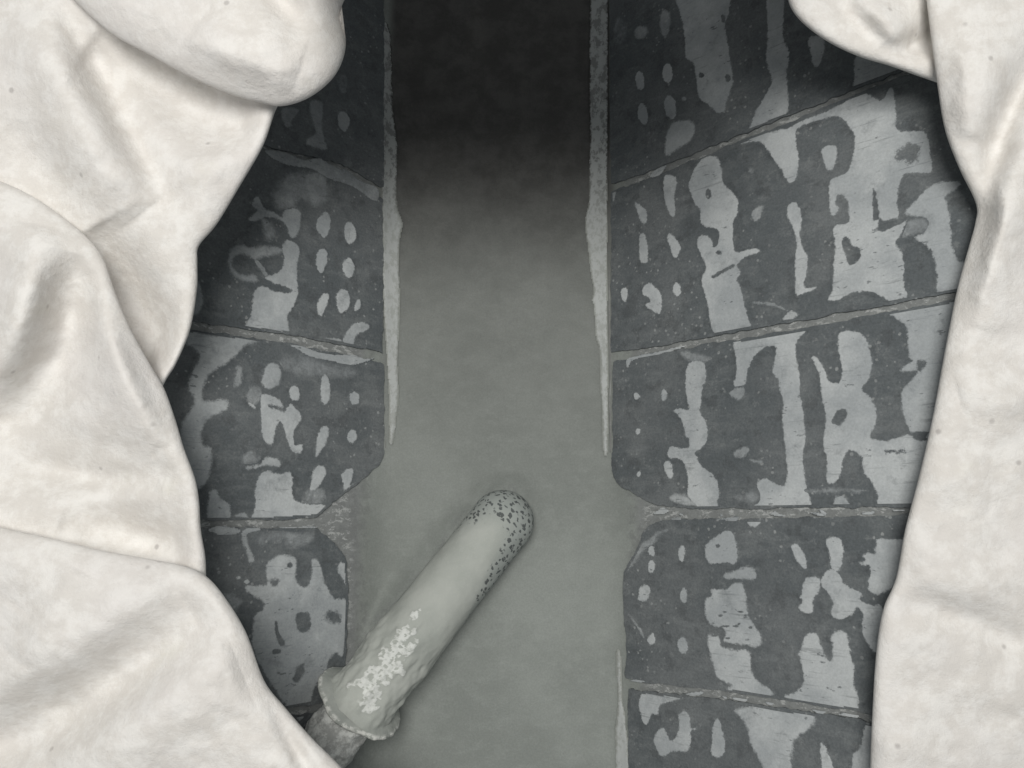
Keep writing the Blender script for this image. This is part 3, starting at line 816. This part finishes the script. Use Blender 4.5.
def rail(px, parent, w=0.0014, h=0.0045):
    a = on_height(np.array([p[0] for p in px], float), np.array([p[1] for p in px], float), 0.003)
    vs, fs = [], []
    # resample with a little waver
    pts = []
    for i in range(len(a) - 1):
        for t in np.linspace(0, 1, 40, endpoint=False): pts.append(a[i] + (a[i + 1] - a[i]) * t)
    for p in pts:
        dx = 0.0006 * float(fbm(np.array(p[1] * 60 + 30), np.array(p[0] * 60 + 30), 2, 2))
        for sx, z in ((-1, -0.002), (-0.8, h), (0.8, h), (1, -0.002)):
            vs.append((p[0] + dx + sx * w / 2, p[1], z))
    for i in range(len(pts) - 1):
        for k in range(3):
            q = i * 4 + k
            fs.append((q, q + 1, q + 5, q + 4))
    return mesh_obj('trim_rail', vs, fs, M_TRIM, parent)
rail([(607.5, -60), (608.5, 200), (609.5, 350), (610.5, 455)], wall_r)
rail([(386, -60), (385.5, 200), (385.5, 455)], wall_l)
rail([(623, 690), (624.5, 800)], wall_r)

# ------------------------------------------------------------------ pipe lying in the powder
tip_c = on_height(np.array(502.0), np.array(521.5), 0.0255)
fl_c = on_height(np.array(360.0), np.array(702.0), 0.055)
ax = fl_c - tip_c
LEN = float(np.linalg.norm(ax))
ax = ax / LEN
side = np.cross(ax, [0, 0, 1.0]); side /= np.linalg.norm(side)
upv = np.cross(side, ax)
pipe = thing('pipe', 'powder-coated grey pipe with round end and collar, lying in the dust beside left cloth', 'pipe', tuple(np.array([tip_c[0], tip_c[1], 0.0])))
R_T = 0.0262
rows = []
for a in np.linspace(2, 90, 26)[:-1]:
    rows.append((-R_T * math.cos(math.radians(a)), R_T * math.sin(math.radians(a))))
for t in np.linspace(0, LEN + 0.0105, 175):
    rows.append((t, R_T))
NSEG = 150
vs, fs, tipA, crA = [], [], [], []
def ribbon_blob(t, w):
    """where the pale crust sits: along the pipe (t from the collar, m) and across (w in m)"""
    return None
tt = np.array([r[0] for r in rows]); rr = np.array([r[1] for r in rows])
ang = np.arange(NSEG) / NSEG * 2 * math.pi
T, A = np.meshgrid(tt, ang, indexing='ij')
RR = np.tile(rr[:, None], (1, NSEG))
V = R_T * np.sin(A)            # across, + to the side vector
U = LEN - T                    # distance from collar
# picture-right side of the pipe is which sign of 'side'?
sgn = 1.0 if side[0] > 0 else -1.0
Vp = V * sgn                   # + towards picture right/below
top = np.cos(A) > -0.15
f1 = fbm(U * 520 + 60, Vp * 520 + 60, 2, 4) * 1.1 + 0.5
f2 = fbm(U * 160 + 60, Vp * 160 + 60, 4, 3)
def blob(u0, v0, ru, rv, k=0.0):
    return 1 - np.sqrt(((U - u0 - k * (Vp - v0)) / ru) ** 2 + ((Vp - v0) / rv) ** 2)
B = np.maximum.reduce([blob(0.024, -0.0005, 0.022, 0.0120, 0.4), blob(0.040, -0.002, 0.018, 0.0095, 0.3), blob(0.060, -0.006, 0.010, 0.006), blob(0.066, -0.001, 0.0055, 0.003),
                       blob(0.054, 0.004, 0.008, 0.004), blob(0.074, -0.008, 0.007, 0.003), blob(0.012, 0.004, 0.012, 0.008)])
crust = np.clip((B + f2 * 0.9) * 1.8, -1, 1)
crust = np.where(f1 > 0.42, crust, crust - 1.1 * (0.42 - f1) * 6)
crust = np.where(top, np.clip(crust + 0.3, 0, 1), 0)
crust = smoothstep(0.25, 0.90, crust)
tipm = smoothstep(0.050, -0.004, T + 0.010 * np.cos(A) * (np.cos(A) > 0) - 0.055 * (np.maximum(np.sin(A) * sgn, 0)) ** 2)
tipm = np.clip(tipm - 0.45 * smoothstep(0.75, 1.0, np.cos(A)) * smoothstep(-0.012, 0.012, T), 0, 1)
lump = 0.0009 * fbm(U * 40 + 60, A * 1.5 + 60, 5, 2) + 0.0003 * fbm(U * 170 + 60, A * 5 + 60, 3, 2)
edge_lump = 0.0034 * smoothstep(0.10, 0.02, U) * fbm(U * 70 + 60, A * 3 + 60, 1, 3)
RR2 = RR + (lump + edge_lump) * smoothstep(0.0, 0.02, RR) + crust * 0.0009 + 0.0012 * smoothstep(0.09, 0.0, U)
pos = tip_c + T[..., None] * ax + (RR2 * np.sin(A))[..., None] * side + (RR2 * np.cos(A))[..., None] * upv
nr = len(rows)
vs = pos.reshape(-1, 3)
fs = [(j * NSEG + i, (j + 1) * NSEG + i, (j + 1) * NSEG + (i + 1) % NSEG, j * NSEG + (i + 1) % NSEG) for j in range(nr - 1) for i in range(NSEG)]
fs.append(tuple(range(NSEG)))
mesh_obj('tube', vs, fs, M_PIPE, pipe, True, dict(tip=tipm.reshape(-1), crust=crust.reshape(-1), ax=T.reshape(-1), ang=A.reshape(-1)))

# collar: a worn, dented disc
axh = np.array([ax[0], ax[1], -0.36]); axh /= np.linalg.norm(axh)
sdh = np.cross(axh, [0, 0, 1.0]); sdh /= np.linalg.norm(sdh)
uph = np.cross(sdh, axh)
NS = 120
secs = [(-0.0060, 0.020), (-0.0038, 0.029), (-0.0022, 0.92), (-0.0016, 0.97), (0.0002, 1.0), (0.0016, 0.985), (0.0020, 0.93), (0.0020, 0.4)]
R_F = 0.0365
vs, rim = [], []
for (t, k) in secs:
    for i in range(NS):
        a = i / NS * 2 * math.pi
        rad = R_F * (1 + 0.05 * math.sin(2 * a + 0.6) + 0.015 * math.sin(5 * a + 1) + 0.09 * float(fbm(np.array(math.cos(a) * 3 + 50), np.array(math.sin(a) * 3 + 50), 2, 4)))
        rad *= 1 - 0.14 * max(math.cos(a), 0) ** 4
        r_ = (k * rad) if k > 0.1 else k
        wob = 0.0010 * math.sin(3 * a + 1.0) * (r_ / R_F) ** 2
        p = fl_c + axh * (t + wob) + sdh * r_ * math.sin(a) + uph * r_ * math.cos(a)
        vs.append(p)
        rim.append(1.0 if 0.965 < k else 0.0)
fs = [(j * NS + i, j * NS + (i + 1) % NS, (j + 1) * NS + (i + 1) % NS, (j + 1) * NS + i) for j in range(len(secs) - 1) for i in range(NS)]
mesh_obj('collar', vs, fs, M_FLANGE, pipe, True, dict(rim=np.array(rim)))
# scaly neck behind the collar
axn = np.array([ax[0], ax[1], 0.12]); axn /= np.linalg.norm(axn)
upn = np.cross(sdh, axn)
vs, fs = [], []
NN = 70
ts = np.linspace(0.0, 0.15, 110)
for t in ts:
    for i in range(NN):
        a = i / NN * 2 * math.pi
        r_ = 0.0205 + 0.0035 * float(fbm(np.array(t * 120 + 50), np.array(a * 3 + 50), 6, 4)) + 0.002 * math.exp(-t / 0.01)
        vs.append(fl_c + axn * t + sdh * r_ * math.sin(a) + upn * r_ * math.cos(a))
fs = [(j * NN + i, j * NN + (i + 1) % NN, (j + 1) * NN + (i + 1) % NN, (j + 1) * NN + i) for j in range(len(ts) - 1) for i in range(NN)]
fs.append(tuple(range((len(ts) - 1) * NN, len(ts) * NN)))
mesh_obj('neck', vs, fs, M_NECK, pipe, True)

# ------------------------------------------------------------------ cloth sleeve round the opening
D0 = 0.505
KZ = D0 / 0.372
cloth = thing('cloth_sleeve', 'white cotton cloth gathered in thick soft folds around the opening', 'cloth', tuple(CAM + ray(130, 430) * (D0 + 0.02)))

def resample(poly, n):
    seg = np.linalg.norm(np.diff(poly, axis=0), axis=1)
    s = np.concatenate([[0], np.cumsum(seg)])
    u = np.linspace(0, s[-1], n)
    return np.stack([np.interp(u, s, poly[:, 0]), np.interp(u, s, poly[:, 1])], -1)

def cloth_layer(edge, far, base, R, ridges=(), seed=0, n_u=260, n_v=150, tail=0.10, namp=1.0, slope=0.0):
    e = resample(spline(edge, 8, False), n_u)
    f = resample(np.array(far, float), n_u)
    R = R * KZ
    base = base * KZ
    Rp = R * FPX / D0
    Wp = Rp * 1.9
    inw = f - e
    ln = np.linalg.norm(inw, axis=1, keepdims=True)
    inw = inw / ln
    rowsP, rowsH = [], []
    # the sheet going down behind the fold, then the turn of the fold itself
    for t in (1.0, 0.75, 0.5, 0.25):
        rowsP.append(e + inw * (Rp + t * 70)); rowsH.append(np.full(n_u, -2 * R - t * tail))
    for phi in np.linspace(90, 12, 8):
        a = math.radians(phi)
        rowsP.append(e + inw * Rp * (1 - math.cos(a))); rowsH.append(np.full(n_u, -R - R * math.sin(a)))
    n_under = len(rowsP)
    vv = np.linspace(0, 1, n_v) ** 1.9
    for v in vv:
        rowsP.append(e + (f - e) * v); rowsH.append(None)
    Pp = np.array(rowsP)
    ef = e[::2]
    top = Pp[n_under:].reshape(-1, 2)
    d = seg_dist(top, ef)
    d[:n_u] = 0
    k = np.clip(d / Wp, 0, 1)
    h = R * np.sqrt(np.clip(1 - (1 - k) ** 2, 0, 1)) - R + slope * np.clip(d - Rp, 0, 400) / 400
    fade = smoothstep(0, Wp * 0.9, d)
    for pl, w, amp in ridges:
        sp = resample(spline(pl, 6, False), 24)
        acc = np.zeros(len(top)); wsum = np.full(len(top), 1e-9)
        best = np.full(len(top), 1e18); tap = np.zeros(len(top))
        for i in range(23):
            a_, b_ = sp[i], sp[i + 1]
            ab = b_ - a_
            t_ = np.clip(((top - a_) @ ab) / (ab @ ab), 0, 1)
            q = top - a_ - t_[:, None] * ab
            q = (q * q).sum(1)
            m_ = q < best
            best[m_] = q[m_]
            tap[m_] = (i + t_[m_]) / 23
        taper = np.sin(np.clip(tap, 0, 1) * math.pi) ** 0.7
        h = h + 1.85 * KZ * amp * np.exp(-best / (1.1 * w) ** 2) * fade * (0.06 + 0.94 * taper)
    x, y = top[:, 0], top[:, 1]
    h = h + KZ * namp * fade * (0.0055 * fbm(x / 110 + 20 + seed, y / 110 + 20, seed, 2) + 0.0022 * fbm(x / 40 + 20, y / 30 + 20 + seed, seed + 1, 3))
    wx = x + 26 * fbm(x / 90 + 11, y / 90 + 5, seed + 2, 2)
    wy = y + 26 * fbm(x / 90 + 31, y / 90 + 25, seed + 3, 2)
    rn = fbm((wx + 0.6 * wy) / 95 + 9 + seed, (wy - 0.5 * wx) / 48 + 40, seed + 4, 2)
    gate = smoothstep(-0.1, 0.35, fbm(x / 130 + 3, y / 130 + 8 + seed, seed + 5, 2))
    h = h - KZ * fade * gate * 0.0004 * np.exp(-(rn / 0.085) ** 2)
    Hh = np.concatenate([np.array(rowsH[:n_under]).reshape(-1), h])
    allp = Pp.reshape(-1, 2).copy()
    # fine waver of the silhouette
    dep = D0 - base - Hh
    pos = CAM + ray(allp[:, 0], allp[:, 1]) * dep[:, None]
    nrw = len(Pp)
    fs = [(j * n_u + i, j * n_u + i + 1, (j + 1) * n_u + i + 1, (j + 1) * n_u + i) for j in range(nrw - 1) for i in range(n_u - 1)]
    return mesh_obj('fold', pos, fs, M_CLOTH, cloth, True)

# left side: sheet B/C under everything, then lobe A (top), D (middle), E (bottom)
cloth_layer([(300, 20), (287, 85), (275, 112), (263, 146), (240, 186), (217, 224), (199, 246), (197.5, 262), (197, 290), (190, 330), (176, 364), (164, 384), (150, 420), (140, 470)],
            [(200, -260), (60, -230), (-120, -180), (-220, 0), (-240, 200), (-240, 470)], 0.0, 0.008,
            [([(60, 0), (85, 50), (118, 112), (152, 172), (178, 215)], 15, -0.0062),
             ([(30, 10), (60, 80), (95, 150), (140, 215)], 34, 0.0080),
             ([(90, 40), (150, 75), (215, 112), (275, 130)], 38, -0.0125),
             ([(0, 130), (40, 165), (85, 205)], 22, -0.004),
             ([(178, 170), (215, 162), (250, 150)], 18, 0.0025),
             ([(95, 225), (120, 270), (148, 325), (165, 372)], 24, -0.011), ([(-160, 300), (20, 400), (100, 460), (150, 520)], 95, -0.028)], 1)
cloth_layer([(362, -70), (350, -15), (340, 14), (346, 44), (336, 74), (312, 96), (284, 106), (262, 103), (230, 94), (190, 77), (150, 55), (112, 34), (78, 4), (58, -20), (40, -50)],
            [(372, -300), (340, -330), (300, -340), (240, -350), (170, -350), (90, -350), (0, -330)], 0.015, 0.0105,
            [([(262, -30), (285, 5), (312, 34)], 16, -0.0045),
             ([(200, 20), (240, 50), (300, 70)], 30, 0.004)], 2, n_v=120)
cloth_layer([(-120, 145), (-50, 162), (0, 181), (30, 195), (60, 215), (90, 240), (105, 262), (115, 292), (131, 330), (150, 364), (164, 388), (175, 418), (184, 448), (195, 478), (199, 500), (201, 530), (206, 565), (204, 620)],
            [(-300, 150), (-300, 200), (-300, 260), (-300, 330), (-300, 400), (-300, 470), (-300, 560), (-260, 680)], 0.012, 0.0085,
            [([(85, 255), (75, 300), (62, 350), (30, 400), (-20, 430)], 30, -0.0095),
             ([(40, 225), (28, 290), (10, 350), (-20, 380)], 26, 0.0075),
             ([(100, 275), (112, 330), (135, 400), (160, 450)], 22, 0.0055),
             ([(10, 460), (70, 474), (115, 480), (160, 474), (200, 460)], 12, -0.0030),
             ([(0, 500), (60, 505), (140, 500), (180, 500)], 22, 0.0030),
             ([(-60, 470), (60, 470), (140, 520), (200, 530)], 60, -0.0105),
             ([(60, 520), (130, 540), (190, 560)], 24, -0.005)], 3)
cloth_layer([(-120, 498), (-50, 515), (0, 527), (50, 538), (100, 550), (150, 559), (185, 566), (206, 576), (224, 596), (246, 632), (264, 680), (284, 706), (312, 738), (342, 768), (372, 805), (400, 850)],
            [(-300, 520), (-300, 600), (-290, 680), (-270, 760), (-240, 850), (-160, 960), (-40, 1010), (150, 1010), (300, 1000)], 0.023, 0.0090,
            [([(-60, 760), (20, 735), (70, 708), (115, 676), (160, 640), (215, 600)], 30, -0.0110),
             ([(-20, 690), (60, 660), (120, 630), (180, 596)], 34, 0.0050),
             ([(60, 780), (130, 730), (190, 690), (240, 668)], 40, 0.0050),
             ([(272, 690), (284, 722), (302, 756), (320, 790)], 9, -0.0035),
             ([(80, 570), (50, 620), (20, 660)], 18, 0.0025)], 4)
# right side: lobe F at the top, G hanging in front of it
cloth_layer([(760, -90), (778, -40), (786, -8), (792, 10), (806, 26), (830, 43), (860, 57), (890, 66), (915, 75), (938, 83), (965, 92), (1000, 100)],
            [(760, -320), (830, -340), (900, -340), (980, -300), (1080, -220), (1150, -120)], 0.002, 0.0085,
            [([(850, 0), (885, 25), (905, 50)], 14, 0.0035), ([(825, -20), (860, 20), (880, 45)], 14, -0.003), ([(880, 60), (925, 40), (935, 0)], 14, -0.005)], 5, n_v=110)
cloth_layer([(915, -80), (924, -20), (930, 30), (937, 83), (945, 130), (959, 168), (976, 204), (975, 224), (969, 246), (957, 290), (945, 350), (932, 420), (918, 480), (905, 530), (896, 578), (883, 610), (876, 655), (872, 720), (870, 775), (869, 850)],
            [(1250, -100), (1280, 50), (1290, 200), (1290, 350), (1280, 500), (1260, 650), (1250, 780), (1240, 860)], 0.013, 0.0080,
            [([(1040, 50), (1012, 105), (995, 155), (980, 200)], 13, -0.0065),
             ([(985, 20), (980, 80), (968, 140)], 30, 0.004),
             ([(1040, 120), (1020, 180), (1000, 240), (985, 330)], 26, 0.0050),
             ([(884, 596), (930, 606), (985, 628), (1040, 650)], 15, -0.0035),
             ([(900, 575), (960, 580), (1030, 600)], 26, 0.0022),
             ([(960, 400), (985, 395), (1030, 410)], 20, 0.0025)], 6)
# unseen closing fold, added beyond the top and raised to shade the far end
cloth_layer([(300, -20), (340, -32), (420, -40), (520, -42), (640, -40), (740, -36), (800, -24)],
            [(250, -600), (340, -620), (520, -630), (700, -620), (850, -600)], 0.110, 0.009, [], 7, n_v=60, n_u=120)
